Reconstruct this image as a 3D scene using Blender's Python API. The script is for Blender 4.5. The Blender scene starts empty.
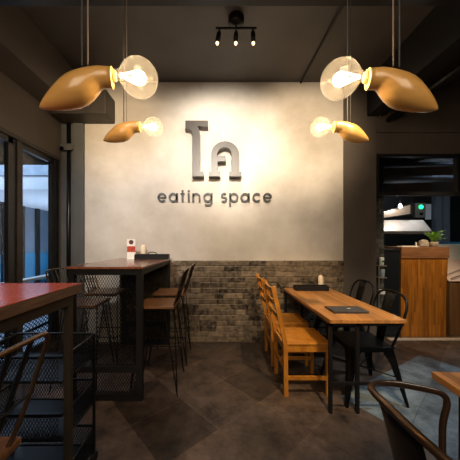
import bpy, bmesh, math, random
from mathutils import Vector, Matrix
from mathutils.geometry import tessellate_polygon
random.seed(7)
PI = math.pi
col = bpy.context.scene.collection
sc = bpy.context.scene

# ------------------------------------------------------------------ materials
def nm(name):
    m = bpy.data.materials.new(name); m.use_nodes = True
    return m, m.node_tree.nodes, m.node_tree.links, m.node_tree.nodes['Principled BSDF']

def plain(name, c, rough=.5, metal=0., spec=.5, var=.15, scale=6, bump=0., coat=0.):
    m, N, L, b = nm(name)
    b.inputs['Roughness'].default_value = rough
    b.inputs['Metallic'].default_value = metal
    b.inputs['Specular IOR Level'].default_value = spec
    b.inputs['Coat Weight'].default_value = coat
    tc = N.new('ShaderNodeTexCoord'); n = N.new('ShaderNodeTexNoise'); r = N.new('ShaderNodeValToRGB')
    n.inputs['Scale'].default_value = scale; n.inputs['Detail'].default_value = 5
    r.color_ramp.elements[0].position = .3; r.color_ramp.elements[1].position = .7
    r.color_ramp.elements[0].color = tuple(x*(1-var) for x in c)+(1,)
    r.color_ramp.elements[1].color = tuple(min(1, x*(1+var)) for x in c)+(1,)
    L.new(tc.outputs['Object'], n.inputs['Vector']); L.new(n.outputs['Fac'], r.inputs['Fac'])
    L.new(r.outputs['Color'], b.inputs['Base Color'])
    if bump:
        bp = N.new('ShaderNodeBump'); bp.inputs['Strength'].default_value = bump; bp.inputs['Distance'].default_value = .01
        L.new(n.outputs['Fac'], bp.inputs['Height']); L.new(bp.outputs['Normal'], b.inputs['Normal'])
    return m

def wood(name, dark, light, grain=(1, 12, 12), scale=3, rough=.4, planks=None, coat=0., bump=.1):
    m, N, L, b = nm(name)
    b.inputs['Roughness'].default_value = rough; b.inputs['Coat Weight'].default_value = coat
    b.inputs['Coat Roughness'].default_value = .15
    tc = N.new('ShaderNodeTexCoord'); mp = N.new('ShaderNodeMapping'); mp.inputs['Scale'].default_value = grain
    n = N.new('ShaderNodeTexNoise'); n.inputs['Scale'].default_value = scale; n.inputs['Detail'].default_value = 8
    n.inputs['Distortion'].default_value = .6
    r = N.new('ShaderNodeValToRGB')
    r.color_ramp.elements[0].position = .3; r.color_ramp.elements[1].position = .7
    r.color_ramp.elements[0].color = dark+(1,); r.color_ramp.elements[1].color = light+(1,)
    L.new(tc.outputs['Object'], mp.inputs['Vector']); L.new(mp.outputs['Vector'], n.inputs['Vector'])
    L.new(n.outputs['Fac'], r.inputs['Fac'])
    out = r.outputs['Color']
    if planks:       # (rotation, plank length, plank width)
        sp = N.new('ShaderNodeSeparateXYZ'); mp2 = N.new('ShaderNodeCombineXYZ')
        L.new(tc.outputs['Object'], sp.inputs[0]); L.new(sp.outputs[planks[0][0]], mp2.inputs[0]); L.new(sp.outputs[planks[0][1]], mp2.inputs[1])
        br = N.new('ShaderNodeTexBrick'); br.inputs['Scale'].default_value = 1
        br.inputs['Brick Width'].default_value = planks[1]; br.inputs['Row Height'].default_value = planks[2]
        br.inputs['Mortar Size'].default_value = .0008; br.inputs['Mortar Smooth'].default_value = .3
        br.inputs['Color1'].default_value = (.62, .62, .62, 1); br.inputs['Color2'].default_value = (1.2, 1.2, 1.2, 1)
        br.inputs['Mortar'].default_value = (.35, .35, .35, 1); br.inputs['Bias'].default_value = 0
        mx = N.new('ShaderNodeMixRGB'); mx.blend_type = 'MULTIPLY'; mx.inputs[0].default_value = .8
        L.new(mp2.outputs[0], br.inputs['Vector'])
        L.new(out, mx.inputs[1]); L.new(br.outputs['Color'], mx.inputs[2]); out = mx.outputs[0]
    L.new(out, b.inputs['Base Color'])
    if bump:
        bp = N.new('ShaderNodeBump'); bp.inputs['Strength'].default_value = bump; bp.inputs['Distance'].default_value = .003
        L.new(n.outputs['Fac'], bp.inputs['Height']); L.new(bp.outputs['Normal'], b.inputs['Normal'])
    return m

def emis(name, c, s):
    m, N, L, b = nm(name)
    b.inputs['Base Color'].default_value = c+(1,)
    b.inputs['Emission Color'].default_value = c+(1,); b.inputs['Emission Strength'].default_value = s
    return m

def glass(name, tint=(1, 1, 1), gloss=.12, rough=.02, milky=0.):
    m, N, L, b = nm(name); N.remove(b)
    o = N['Material Output']; t = N.new('ShaderNodeBsdfTransparent'); g = N.new('ShaderNodeBsdfGlossy')
    t.inputs['Color'].default_value = tint+(1,); g.inputs['Roughness'].default_value = rough
    lw = N.new('ShaderNodeLayerWeight'); lw.inputs['Blend'].default_value = .3
    mr = N.new('ShaderNodeMapRange'); mr.inputs['To Min'].default_value = gloss*.5; mr.inputs['To Max'].default_value = min(1, gloss*4)
    L.new(lw.outputs['Facing'], mr.inputs['Value'])
    mx = N.new('ShaderNodeMixShader'); L.new(mr.outputs['Result'], mx.inputs[0])
    L.new(t.outputs[0], mx.inputs[1]); L.new(g.outputs[0], mx.inputs[2]); last = mx
    if milky:
        tr = N.new('ShaderNodeBsdfTranslucent'); tr.inputs['Color'].default_value = (1, .95, .86, 1)
        m2 = N.new('ShaderNodeMixShader'); m2.inputs[0].default_value = milky
        L.new(last.outputs[0], m2.inputs[1]); L.new(tr.outputs[0], m2.inputs[2]); last = m2
    L.new(last.outputs[0], o.inputs['Surface'])
    return m

def plaster_mat():
    m, N, L, b = nm('cream_plaster'); b.inputs['Roughness'].default_value = .75; b.inputs['Specular IOR Level'].default_value = .25
    tc = N.new('ShaderNodeTexCoord')
    n = N.new('ShaderNodeTexNoise'); n.inputs['Scale'].default_value = 1.4; n.inputs['Detail'].default_value = 9; n.inputs['Roughness'].default_value = .62
    r = N.new('ShaderNodeValToRGB'); r.color_ramp.elements[0].position = .3; r.color_ramp.elements[1].position = .68
    r.color_ramp.elements[0].color = (.47, .41, .34, 1); r.color_ramp.elements[1].color = (.70, .65, .58, 1)
    n2 = N.new('ShaderNodeTexNoise'); n2.inputs['Scale'].default_value = 16; n2.inputs['Detail'].default_value = 6
    bp = N.new('ShaderNodeBump'); bp.inputs['Strength'].default_value = .12; bp.inputs['Distance'].default_value = .01
    L.new(tc.outputs['Object'], n.inputs['Vector']); L.new(tc.outputs['Object'], n2.inputs['Vector'])
    L.new(n.outputs['Fac'], r.inputs['Fac']); L.new(r.outputs['Color'], b.inputs['Base Color'])
    L.new(n2.outputs['Fac'], bp.inputs['Height']); L.new(bp.outputs['Normal'], b.inputs['Normal'])
    return m

def tile_mat(name, ca, cb, cj, joint=.004, rough=.42):
    m, N, L, b = nm(name); b.inputs['Roughness'].default_value = rough; b.inputs['Specular IOR Level'].default_value = .4
    tc = N.new('ShaderNodeTexCoord'); mp = N.new('ShaderNodeMapping')
    mp.vector_type = 'TEXTURE'; mp.inputs['Location'].default_value = (.03, 2.37, 0); mp.inputs['Rotation'].default_value = (0, 0, math.radians(42))
    br = N.new('ShaderNodeTexBrick'); br.offset = 0; br.inputs['Scale'].default_value = 1
    br.inputs['Brick Width'].default_value = .445; br.inputs['Row Height'].default_value = .445
    br.inputs['Mortar Size'].default_value = joint; br.inputs['Mortar Smooth'].default_value = .4; br.inputs['Bias'].default_value = 0
    br.inputs['Color1'].default_value = (.45, .45, .45, 1); br.inputs['Color2'].default_value = (1.6, 1.6, 1.6, 1)
    br.inputs['Mortar'].default_value = cj+(1,)
    n = N.new('ShaderNodeTexNoise'); n.inputs['Scale'].default_value = 4.5; n.inputs['Detail'].default_value = 12; n.inputs['Roughness'].default_value = .78
    r = N.new('ShaderNodeValToRGB'); r.color_ramp.elements[0].position = .34; r.color_ramp.elements[1].position = .68
    r.color_ramp.elements[0].color = ca+(1,); r.color_ramp.elements[1].color = cb+(1,)
    mx = N.new('ShaderNodeMixRGB'); mx.blend_type = 'MULTIPLY'; mx.inputs[0].default_value = .85
    L.new(tc.outputs['Object'], mp.inputs['Vector']); L.new(mp.outputs['Vector'], br.inputs['Vector'])
    L.new(tc.outputs['Object'], n.inputs['Vector']); L.new(n.outputs['Fac'], r.inputs['Fac'])
    L.new(r.outputs['Color'], mx.inputs[1]); L.new(br.outputs['Color'], mx.inputs[2]); L.new(mx.outputs[0], b.inputs['Base Color'])
    bp = N.new('ShaderNodeBump'); bp.inputs['Strength'].default_value = .15; bp.inputs['Distance'].default_value = .004
    L.new(n.outputs['Fac'], bp.inputs['Height']); L.new(bp.outputs['Normal'], b.inputs['Normal'])
    return m

def brick_mat(name, a, c):
    m, N, L, b = nm(name); b.inputs['Roughness'].default_value = .27; b.inputs['Specular IOR Level'].default_value = .6
    g = N.new('ShaderNodeNewGeometry'); tc = N.new('ShaderNodeTexCoord')
    r = N.new('ShaderNodeValToRGB'); r.color_ramp.elements[0].color = a+(1,); r.color_ramp.elements[1].color = c+(1,)
    n = N.new('ShaderNodeTexNoise'); n.inputs['Scale'].default_value = 22; n.inputs['Detail'].default_value = 8
    mx = N.new('ShaderNodeMath'); mx.operation = 'MULTIPLY_ADD'; mx.inputs[1].default_value = .5
    m2 = N.new('ShaderNodeMath'); m2.operation = 'MULTIPLY_ADD'; m2.inputs[1].default_value = 1.3; m2.inputs[2].default_value = -.50
    L.new(tc.outputs['Object'], n.inputs['Vector'])
    L.new(n.outputs['Fac'], m2.inputs[0]); L.new(g.outputs['Random Per Island'], mx.inputs[0]); L.new(m2.outputs[0], mx.inputs[2])
    L.new(mx.outputs[0], r.inputs['Fac']); L.new(r.outputs['Color'], b.inputs['Base Color'])
    bp = N.new('ShaderNodeBump'); bp.inputs['Strength'].default_value = .5; bp.inputs['Distance'].default_value = .006
    L.new(n.outputs['Fac'], bp.inputs['Height']); L.new(bp.outputs['Normal'], b.inputs['Normal'])
    return m

M = {}
M['plaster'] = plaster_mat()
M['grey_paint'] = plain('grey_column_paint', (.085, .085, .08), .6, var=.12, scale=4)
M['brown_paint'] = plain('dark_brown_paint', (.085, .066, .052), .6, var=.15, scale=3, bump=.1)
M['wallbrown'] = plain('umber_wall_paint', (.10, .08, .06), .6, var=.15, scale=3)
M['ceil'] = plain('dark_ceiling_paint', (.062, .054, .047), .6, var=.2, scale=2)
M['beam'] = plain('beam_paint', (.075, .06, .048), .6, var=.2, scale=2)
M['black'] = plain('black_metal', (.012, .012, .013), .35, .6, var=.2)
M['blackmatte'] = plain('matte_black', (.0065, .0065, .007), .5, spec=.35, var=.2)
M['navy'] = plain('navy_black_laminate', (.008, .010, .016), .4, var=.15)
M['bronze'] = plain('bronze_with_highlight', (.14, .085, .05), .3, .85, var=.2)  # bronze lightened so its colour holds the rails' gold-brown highlight
M['gunmetal'] = plain('gunmetal_sheet', (.012, .012, .013), .38, .7, var=.2)
M['framebrown'] = plain('brown_steel', (.045, .036, .028), .5, .3, var=.2)
M['oak'] = wood('honey_oak', (.38, .155, .04), (.58, .26, .075), (14, 1, 8), 3, .38, planks=('YX', .7, .04), coat=.15)
M['chairwood'] = wood('orange_pine', (.33, .115, .012), (.55, .225, .028), (4, 4, 2), 4, .38, coat=.2)
M['redtop'] = wood('red_brown_top', (.20, .032, .018), (.40, .075, .04), (7, 1, 3), 3, .22, coat=.3)
M['bartop'] = wood('russet_top', (.17, .058, .03), (.30, .11, .06), (7, 1, 3), 3, .2, coat=.3)
M['edgewood'] = wood('dark_edge_wood', (.045, .025, .016), (.15, .085, .055), (3, 2, 26), 3, .5)
M['seatwood'] = wood('brown_seat_wood', (.11, .048, .018), (.22, .10, .04), (2, 10, 6), 4, .4)
M['counterwood'] = wood('counter_wood', (.24, .08, .010), (.50, .19, .028), (14, 14, 1), 2.2, .4, planks=('ZX', .34, .030))
M['counterband'] = wood('counter_band_wood', (.15, .065, .028), (.33, .15, .07), (1.5, 10, 12), 3, .45)
M['brownpanel'] = wood('brown_case_wood', (.10, .05, .02), (.18, .09, .04), (8, 8, 1), 2, .5)
M['lampwood'] = wood('lamp_beech', (.50, .27, .075), (.62, .36, .11), (1, 9, 9), 2.2, .3, coat=.35, bump=.03)
M['lampend'] = plain('lamp_end_grain', (.80, .52, .16), .4, var=.05)
M['bulbglass'] = glass('bulb_glass', (1, .99, .96), .10, .03, milky=.035)
M['core'] = emis('filament_glow', (1, .80, .50), 14)
M['spotglow'] = emis('spot_bulb_glow', (1, .72, .42), 2.0)
M['steel'] = plain('brushed_steel', (.42, .36, .31), .4, .6, var=.1)
M['white'] = plain('white_enamel', (.72, .74, .75), .4, var=.04)
M['paper'] = plain('cream_paper', (.78, .75, .68), .7, var=.05)
M['menu'] = plain('menu_cover', (.06, .055, .055), .5, var=.2)
M['signgrey'] = plain('grey_sign_metal', (.068, .062, .056), .42, .35, var=.06, scale=20)
M['letter'] = plain('black_letter', (.010, .008, .008), .45, var=.1)
M['bluegrey'] = plain('blue_grey_frame', (.13, .155, .185), .5, var=.08)
M['winframe'] = plain('black_window_frame', (.012, .012, .012), .45, var=.1)
M['winglass'] = glass('window_glass', (.92, .95, .97), .035)
M['darkglass'] = glass('dark_transom_glass', (.45, .47, .5), .30)
M['outwhite'] = plain('outdoor_white_panel', (.62, .68, .75), .5, var=.05)
M['outgrey'] = plain('outdoor_grey_panel', (.30, .38, .48), .5, var=.15)
M['outblue'] = plain('outdoor_blue_panel', (.035, .20, .36), .4, var=.2, scale=2)
M['facade'] = plain('outdoor_facade', (.12, .17, .23), .3, var=.25, scale=1.5)
M['outdark'] = plain('outdoor_dark', (.05, .045, .042), .6, var=.2)
M['brick'] = brick_mat('dark_glazed_brick', (.020, .015, .011), (.33, .25, .17))
M['brickgrey'] = brick_mat('grey_brick', (.03, .032, .034), (.13, .13, .13))
M['mortar'] = plain('dark_mortar', (.012, .010, .008), .8)
M['floor'] = tile_mat('brown_stone_tile', (.016, .010, .008), (.115, .078, .056), (1.9, 1.7, 1.45), .003)
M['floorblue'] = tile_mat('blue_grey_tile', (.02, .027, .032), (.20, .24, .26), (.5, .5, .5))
M['leaf'] = plain('fern_leaf', (.22, .46, .06), .5, var=.3, scale=30)
M['stone'] = plain('pale_stone', (.42, .35, .30), .7, var=.3, scale=30, bump=.4)
M['green'] = emis('green_indicator', (.02, .9, .3), 2.5)
M['pink'] = plain('pale_pink_panel', (.62, .48, .45), .4, var=.05)
M['red'] = plain('red_card_print', (.42, .05, .02), .5, var=.5, scale=60)
M['brownprint'] = plain('brown_card_print', (.10, .035, .02), .5, var=.1)
M['wax'] = plain('cream_wax', (.80, .66, .48), .5, var=.05)
M['cable'] = plain('brown_cable', (.14, .11, .09), .5, var=.05)
M['cable2'] = plain('grey_cable', (.03, .03, .03), .5, var=.05)
M['copper'] = plain('copper_fitting', (.35, .16, .09), .4, .5)
M['lampon'] = emis('lamp_panel', (1, .95, .9), 6)
M['grease'] = plain('blue_grey_kitchen', (.10, .14, .18), .5, var=.2)

# ------------------------------------------------------------------ mesh helpers
class MB:
    def __init__(s): s.bm = bmesh.new()
    def box(s, x0, x1, y0, y1, z0, z1, bev=0.):
        t = bmesh.new(); bmesh.ops.create_cube(t, size=1)
        for v in t.verts:
            v.co = Vector(((x0+x1)/2+v.co.x*(x1-x0), (y0+y1)/2+v.co.y*(y1-y0), (z0+z1)/2+v.co.z*(z1-z0)))
        if bev: bmesh.ops.bevel(t, geom=list(t.edges), offset=bev, segments=2, affect='EDGES', profile=.6)
        s.merge(t); return s
    def merge(s, t):
        me = bpy.data.meshes.new('tmp'); t.to_mesh(me); s.bm.from_mesh(me); bpy.data.meshes.remove(me); t.free()
    def tube(s, pts, r, n=8, cyc=False, rs=None, flat=1.0):
        pts = [Vector(p) for p in pts]; N = len(pts); rings = []
        up = None
        for i, p in enumerate(pts):
            if cyc: d = pts[(i+1) % N]-pts[i-1]
            elif i == 0: d = pts[1]-p
            elif i == N-1: d = p-pts[i-1]
            else: d = (pts[i+1]-p).normalized()+(p-pts[i-1]).normalized()
            d.normalize()
            if up is None:
                a = Vector((0, 0, 1)) if abs(d.z) < .9 else Vector((1, 0, 0))
                u = d.cross(a).normalized()
            else:
                u = (up-d*up.dot(d)).normalized()
            up = u; w = d.cross(u); rr = rs[i] if rs else r
            rings.append([s.bm.verts.new(p+u*math.cos(2*PI*k/n)*rr+w*math.sin(2*PI*k/n)*rr*flat) for k in range(n)])
        for i in range(N if cyc else N-1):
            a, b = rings[i], rings[(i+1) % N]
            for k in range(n): s.bm.faces.new((a[k], a[(k+1) % n], b[(k+1) % n], b[k]))
        if not cyc:
            s.bm.faces.new(rings[0][::-1]); s.bm.faces.new(rings[-1])
        return s
    def bar(s, a, b, w, d, side=(0, 1, 0)):
        # rectangular bar from a to b, w across `side`
        a, b = Vector(a), Vector(b); t = (b-a).normalized(); u = Vector(side); u = (u-t*u.dot(t)).normalized(); v = t.cross(u)
        q = []
        for p in (a, b):
            for (i, j) in ((-1, -1), (1, -1), (1, 1), (-1, 1)): q.append(s.bm.verts.new(p+u*i*w/2+v*j*d/2))
        for f in ((3, 2, 1, 0), (4, 5, 6, 7), (0, 1, 5, 4), (1, 2, 6, 5), (2, 3, 7, 6), (3, 0, 4, 7)): s.bm.faces.new([q[k] for k in f])
        return s
    def lathe(s, prof, c=(0, 0, 0), n=24, axis='z'):
        rings = []
        for (r, h) in prof:
            ring = []
            for k in range(n):
                a = 2*PI*k/n
                if axis == 'z': p = (c[0]+r*math.cos(a), c[1]+r*math.sin(a), c[2]+h)
                else: p = (c[0]+h, c[1]+r*math.cos(a), c[2]+r*math.sin(a))
                ring.append(s.bm.verts.new(p))
            rings.append(ring)
        for i in range(len(rings)-1):
            a, b = rings[i], rings[i+1]
            for k in range(n): s.bm.faces.new((a[k], a[(k+1) % n], b[(k+1) % n], b[k]))
        s.bm.faces.new(rings[0][::-1]); s.bm.faces.new(rings[-1])
        return s
    def prism(s, pts, y0, y1):      # polygon in XZ extruded along Y
        a = [s.bm.verts.new((p[0], y0, p[1])) for p in pts]; b = [s.bm.verts.new((p[0], y1, p[1])) for p in pts]
        n = len(pts)
        tess = tessellate_polygon([[Vector((p[0], p[1], 0)) for p in pts]])
        for t in tess: s.bm.faces.new([a[k] for k in t]); s.bm.faces.new([b[k] for k in reversed(t)])
        for i in range(n): s.bm.faces.new((a[i], b[i], b[(i+1) % n], a[(i+1) % n]))
        return s
    def stroke(s, pts, w, y0, y1):   # ribbon of width w along a polyline in XZ, extruded along Y
        pts = [Vector((p[0], 0, p[1])) for p in pts]; L, R = [], []
        for i, p in enumerate(pts):
            d = (pts[min(i+1, len(pts)-1)]-pts[max(i-1, 0)]).normalized(); nrm = Vector((-d.z, 0, d.x))
            L.append(p+nrm*w/2); R.append(p-nrm*w/2)
        for i in range(len(pts)-1):
            q = [L[i], L[i+1], R[i+1], R[i]]
            v = [s.bm.verts.new((k.x, y, k.z)) for y in (y0, y1) for k in q]
            for f in ((0, 1, 2, 3), (7, 6, 5, 4), (0, 4, 5, 1), (2, 6, 7, 3)): s.bm.faces.new([v[k] for k in f])
            if i == 0: s.bm.faces.new((v[0], v[3], v[7], v[4]))
            if i == len(pts)-2: s.bm.faces.new((v[1], v[5], v[6], v[2]))
        return s
    def build(s, name, mat, parent=None, smooth=False, bevel=0.):
        bmesh.ops.recalc_face_normals(s.bm, faces=s.bm.faces)
        me = bpy.data.meshes.new(name); s.bm.to_mesh(me); s.bm.free()
        if smooth:
            for p in me.polygons: p.use_smooth = True
        o = bpy.data.objects.new(name, me); col.objects.link(o)
        me.materials.append(M[mat]);
        if parent: o.parent = parent
        if bevel:
            md = o.modifiers.new('b', 'BEVEL'); md.width = bevel; md.segments = 2; md.limit_method = 'ANGLE'
        return o

def thing(name, label, cat, loc=(0, 0, 0), rz=0, group=None):
    o = bpy.data.objects.new(name, None); col.objects.link(o); o.location = loc; o.rotation_euler = (0, 0, rz)
    o.empty_display_size = .05
    return tag(o, label, cat, group)
def tag(o, label, cat, group=None):
    o['label'] = label; o['category'] = cat
    if group: o['group'] = group
    return o
def struct(o): o['kind'] = 'structure'; return o
def dup(root, loc, rz, label):
    def rec(o, par):
        c = o.copy(); col.objects.link(c)
        if par: c.parent = par
        for ch in list(o.children): rec(ch, c)
        return c
    r = rec(root, None); r.location = loc; r.rotation_euler = (0, 0, rz); r['label'] = label
    return r
def rebase(o, x, y, z):   # put a single mesh's origin at its base without moving it
    o.data.transform(Matrix.Translation((-x, -y, -z))); o.location = (x, y, z); return o

def bezier(ctrl, n=6, cyc=False):  # catmull-rom through points
    P = [Vector(p) for p in ctrl]; out = []; N = len(P)
    for i in range(N if cyc else N-1):
        p0 = P[(i-1) % N] if cyc or i > 0 else P[0]*2-P[1]
        p1 = P[i]; p2 = P[(i+1) % N]; p3 = P[(i+2) % N] if cyc or i+2 < N else P[-1]*2-P[-2]
        for k in range(n):
            t = k/n
            out.append(.5*((2*p1)+(p2-p0)*t+(2*p0-5*p1+4*p2-p3)*t*t+(3*p1-p0-3*p2+p3)*t**3))
    if not cyc: out.append(P[-1])
    return out

def mesh_lines(mb, u0, u1, v0, v1, cu, cv, r, fn):
    # expanded metal: two families of diagonals clipped to a rectangle, fn maps (u,v)->xyz
    k = cv/cu
    for sgn in (1, -1):
        span = (u1-u0)*k; c = v0-span if sgn > 0 else v0
        end = v1 if sgn > 0 else v1+span
        while c < end:
            pts = []
            # v = c + sgn*k*(u-u0)
            ua, ub = u0, u1
            va, vb = c, c+sgn*span
            def clip(lim):
                return u0+(lim-c)/(sgn*k)
            if sgn > 0:
                if va < v0: ua = clip(v0)
                if vb > v1: ub = clip(v1)
            else:
                if va > v1: ua = clip(v1)
                if vb < v0: ub = clip(v0)
            if ub-ua > .004:
                mb.tube([fn(ua, c+sgn*k*(ua-u0)), fn(ub, c+sgn*k*(ub-u0))], r, 4)
            c += cv*1.0
    return mb

W = 3.28
# ------------------------------------------------------------------ setting
struct(MB().box(-2.2, 4.8, -2.6, 6.2, -.08, 0).build('floor', 'floor'))
a42 = math.radians(42)
def rot(u, v, ang=math.radians(31)):
    return (2.33+u*math.cos(ang)-v*math.sin(ang), 2.90+u*math.sin(ang)+v*math.cos(ang))
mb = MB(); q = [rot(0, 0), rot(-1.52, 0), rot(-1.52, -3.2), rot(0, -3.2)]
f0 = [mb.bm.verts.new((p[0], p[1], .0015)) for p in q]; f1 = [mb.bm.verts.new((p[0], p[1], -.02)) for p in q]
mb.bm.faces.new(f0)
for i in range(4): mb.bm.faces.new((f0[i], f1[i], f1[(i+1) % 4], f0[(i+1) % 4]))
struct(mb.build('floor_blue_area', 'floorblue'))  # blue-grey rectangle in the brown floor, turned against the walls
struct(MB().box(-2.2, 4.8, -2.6, 3.4, 3.41, 3.5).build('ceiling', 'ceil'))
struct(MB().box(1.7, 6.4, 3.40, 6.2, 3.0, 3.1).build('ceiling_kitchen', 'blackmatte'))
struct(MB().box(-1.76, 1.63, W, W+.12, 0, 3.41).build('wall_back', 'plaster'))
# brick dado
mb = MB(); mb.box(-1.30, 1.63, W-.008, W+.004, 0, 1.07)
z = 0.004; row = 0
while z < 1.06:
    h = .068; x = -1.30+random.uniform(-.1, 0)
    while x < 1.63:
        w = random.choice((.235, .24, .23, .12, .17, .235))
        x0, x1 = max(x, -1.30), min(x+w, 1.628)
        d = random.uniform(.014, .026)
        if x1-x0 > .02: mb.box(x0+.005, x1-.005, W-d, W-.004, z+.005, z+h-.002, .004)
        x += w
    z += .0712; row += 1
struct(mb.build('wall_back_brick', 'brick'))
# left corner column with conduit
struct(MB().box(-2.2, -1.76, W, W+.12, 0, 3.41).build('wall_back_column', 'grey_paint'))
struct(MB().box(-1.90, -1.765, W-.03, W-.0005, 0, 2.93, .004).build('trim_1', 'grey_paint'))
p = MB().tube([(-1.955, W-.03, 0), (-1.955, W-.03, 2.855)], .024, 14)
o = p.build('drain_pipe', 'black', smooth=True); rebase(o, -1.955, W-.03, 0)
tag(o, 'black vertical pipe in the left corner beside the grey column', 'pipe')
b = MB().box(-2.05, -1.885, W-.062, W-.056, 2.50, 2.58).box(-2.05, -2.0, W-.062, W, 2.50, 2.54)
b.build('bracket', 'grey_paint', None)
bb = bpy.data.objects['bracket']; bb.parent = o; bb.matrix_parent_inverse = Matrix.Identity(4); bb.data.transform(Matrix.Translation((1.955, -(W-.03), 0)))
# left wall with openings, X=-2.07
XL = -2.07
mb = MB()
mb.box(XL-.05, XL, -2.6, W, 2.35, 3.41)
mb.box(XL-.05, XL, 3.20, W, 0, 2.35)
mb.box(XL-.05, XL, -2.6, .4, 0, 2.35)
mb.box(XL-.05, XL, .4, 3.20, 0, .07)
struct(mb.build('wall_left', 'wallbrown'))
def lwin(name, y0, y1):
    f = MB(); t = .03; u = .06 if name != 'window_2' else .09
    f.box(XL-.035, XL+.006, y0, y0+.03, .07, 2.35).box(XL-.035, XL+.006, y1-u, y1, .07, 2.35)
    f.box(XL-.035, XL+.006, y0+t, y1-t, 2.29, 2.35).box(XL-.035, XL+.006, y0+t, y1-t, .07, .13)
    w = struct(f.build(name, 'winframe'))
    MB().box(XL-.022, XL-.018, y0+t, y1-u, .13, 2.29).build('pane', 'winglass', w)
lwin('window_1', .4, 1.40); lwin('window_2', 1.40, 2.54); lwin('window_3', 2.60, 3.14)
struct(MB().box(XL-.03, XL+.02, 2.542, 2.598, .07, 2.35).build('trim_2', 'framebrown'))
struct(MB().box(XL-.03, XL+.02, 3.145, 3.20, .07, 2.35).build('trim_3', 'blackmatte'))
struct(MB().box(XL, XL+.03, .4, 3.20, 2.35, 2.39).build('trim_4', 'framebrown'))
# beams
struct(MB().box(XL, -1.77, -2.6, W, 2.93, 3.41).build('ceiling_beam_left', 'beam'))
struct(MB().box(-1.77, 4.8, 1.25, 1.74, 2.95, 3.41).build('ceiling_beam_front', 'blackmatte'))
struct(MB().box(1.93, 2.12, -2.6, W-.02, 2.95, 3.41).build('ceiling_beam_right', 'blackmatte'))
# right pier and wall above the kitchen pass
struct(MB().box(1.63, 2.05, W-.02, W+.14, 0, 3.41).build('wall_back_pier', 'brown_paint'))
struct(MB().box(2.05, 4.8, W-.01, W+.12, 2.46, 3.41).build('wall_back_lintel', 'brown_paint'))
struct(MB().box(2.05, 4.8, W-.03, W-.0105, 2.74, 2.77).build('trim_5', 'brown_paint'))
f = MB().box(2.05, 3.14, W-.03, W+.03, 2.425, 2.459).box(2.05, 3.14, W-.04, W+.04, 1.92, 1.965).box(2.05, 2.085, W-.03, W+.03, 1.965, 2.425).box(3.105, 3.17, W-.035, W+.035, 1.92, 2.46)
f.box(3.17, 4.2, W-.03, W+.03, 1.92, 1.965).box(3.17, 4.2, W-.03, W+.03, 2.425, 2.459)
w = struct(f.build('window_4', 'blackmatte')); MB().box(2.085, 3.105, W, W+.006, 1.965, 2.425).build('pane', 'darkglass', w)
MB().box(3.17, 4.2, W, W+.006, 1.965, 2.425).build('pane', 'darkglass', w)
# grey brick pier behind
mb = MB(); mb.box(2.056, 2.258, 3.435, 3.46, 0, 2.98)
z = 0.003; k = 0
while z < 2.9:
    if k % 2: segs = ((2.052, 2.14), (2.145, 2.20), (2.205, 2.262))
    else: segs = ((2.052, 2.165), (2.17, 2.262))
    for s0, s1 in segs: mb.box(s0, s1, 3.427+random.uniform(-.006, .004), 3.46, z, z+.062, .003)
    z += .068; k += 1
struct(mb.build('wall_kitchen_pier', 'brickgrey'))
struct(MB().box(2.28, 4.7, 3.33, 3.40, 0, .012).build('trim_6', 'stone'))
# shell out of view + kitchen
struct(MB().box(-2.2, 4.8, -2.7, -2.6, 0, 3.41).build('wall_front', 'brown_paint'))
struct(MB().box(4.8, 4.9, -2.6, 3.4, 0, 3.41).build('wall_right', 'brown_paint'))
struct(MB().box(1.7, 6.4, 6.2, 6.3, 0, 3.0).build('wall_kitchen_back', 'blackmatte'))
struct(MB().box(1.6, 1.7, 3.42, 6.3, 0, 3.0).build('wall_kitchen_left', 'blackmatte'))
struct(MB().box(6.4, 6.5, 3.42, 6.3, 0, 3.0).build('wall_kitchen_right', 'blackmatte'))
struct(MB().box(4.8, 6.4, 3.4, 6.2, -.08, 0).build('floor_kitchen', 'floor'))

# ------------------------------------------------------------------ outside the left windows
struct(MB().box(-9, -2.2, -2.6, 11, -.2, -.05).build('ground_outside', 'outgrey'))
mb = MB(); mb.box(-5.7, -5.6, 2, 11, 1.0, 2.35)
fac = mb.build('shopfront_wall', 'facade'); struct(fac)
MB().box(-5.7, -5.59, 2, 11, -.05, 1.0).build('lower_panel', 'outblue', fac)
for y in (3.4, 4.6, 5.8, 6.4, 7.0, 7.6, 8.2, 8.8): MB().box(-5.6, -5.52, y, y+.12, -.05, 2.35).build('mullion', 'winframe', fac)
struct(MB().box(-9, -2.25, 4.9, 11, 2.35, 2.4).build('canopy_outside', 'outwhite'))
struct(MB().box(-9, -2.25, 4.82, 4.9, 2.33, 2.60).build('trim_7', 'outwhite'))
struct(MB().box(-9, -2.25, 4.80, 4.9, 2.60, 2.80).build('trim_8', 'outgrey'))
struct(MB().box(-9, -2.25, -1, 11, 3.9, 4.0).build('ceiling_outside', 'outdark'))
struct(MB().box(-9, -2.25, 10.9, 11, -.05, 3.9).build('wall_outside_far', 'outdark'))
# perforated parapet just outside
pw = MB()
mesh_lines(pw, 1.0, 3.7, .02, .80, .06, .055, .006, lambda u, v: (-2.42, u, v))
for z_ in (.02, .16, .30, .44, .58, .72): pw.box(-2.43, -2.41, 1.0, 3.7, z_, z_+.035)
pw.box(-2.43, -2.41, 1.0, 1.03, -.05, .82).box(-2.43, -2.41, 3.67, 3.7, -.05, .82).box(-2.43, -2.41, 2.3, 2.33, -.05, .82)
par = pw.build('mesh_railing', 'black'); rebase(par, -2.42, 2.35, -.05)
tag(par, 'low mesh railing outside the left windows, blue light behind it', 'railing')
c = MB().box(-.06, .06, -1.35, 1.35, .87, .90).build('cap', 'outwhite', par)
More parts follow.
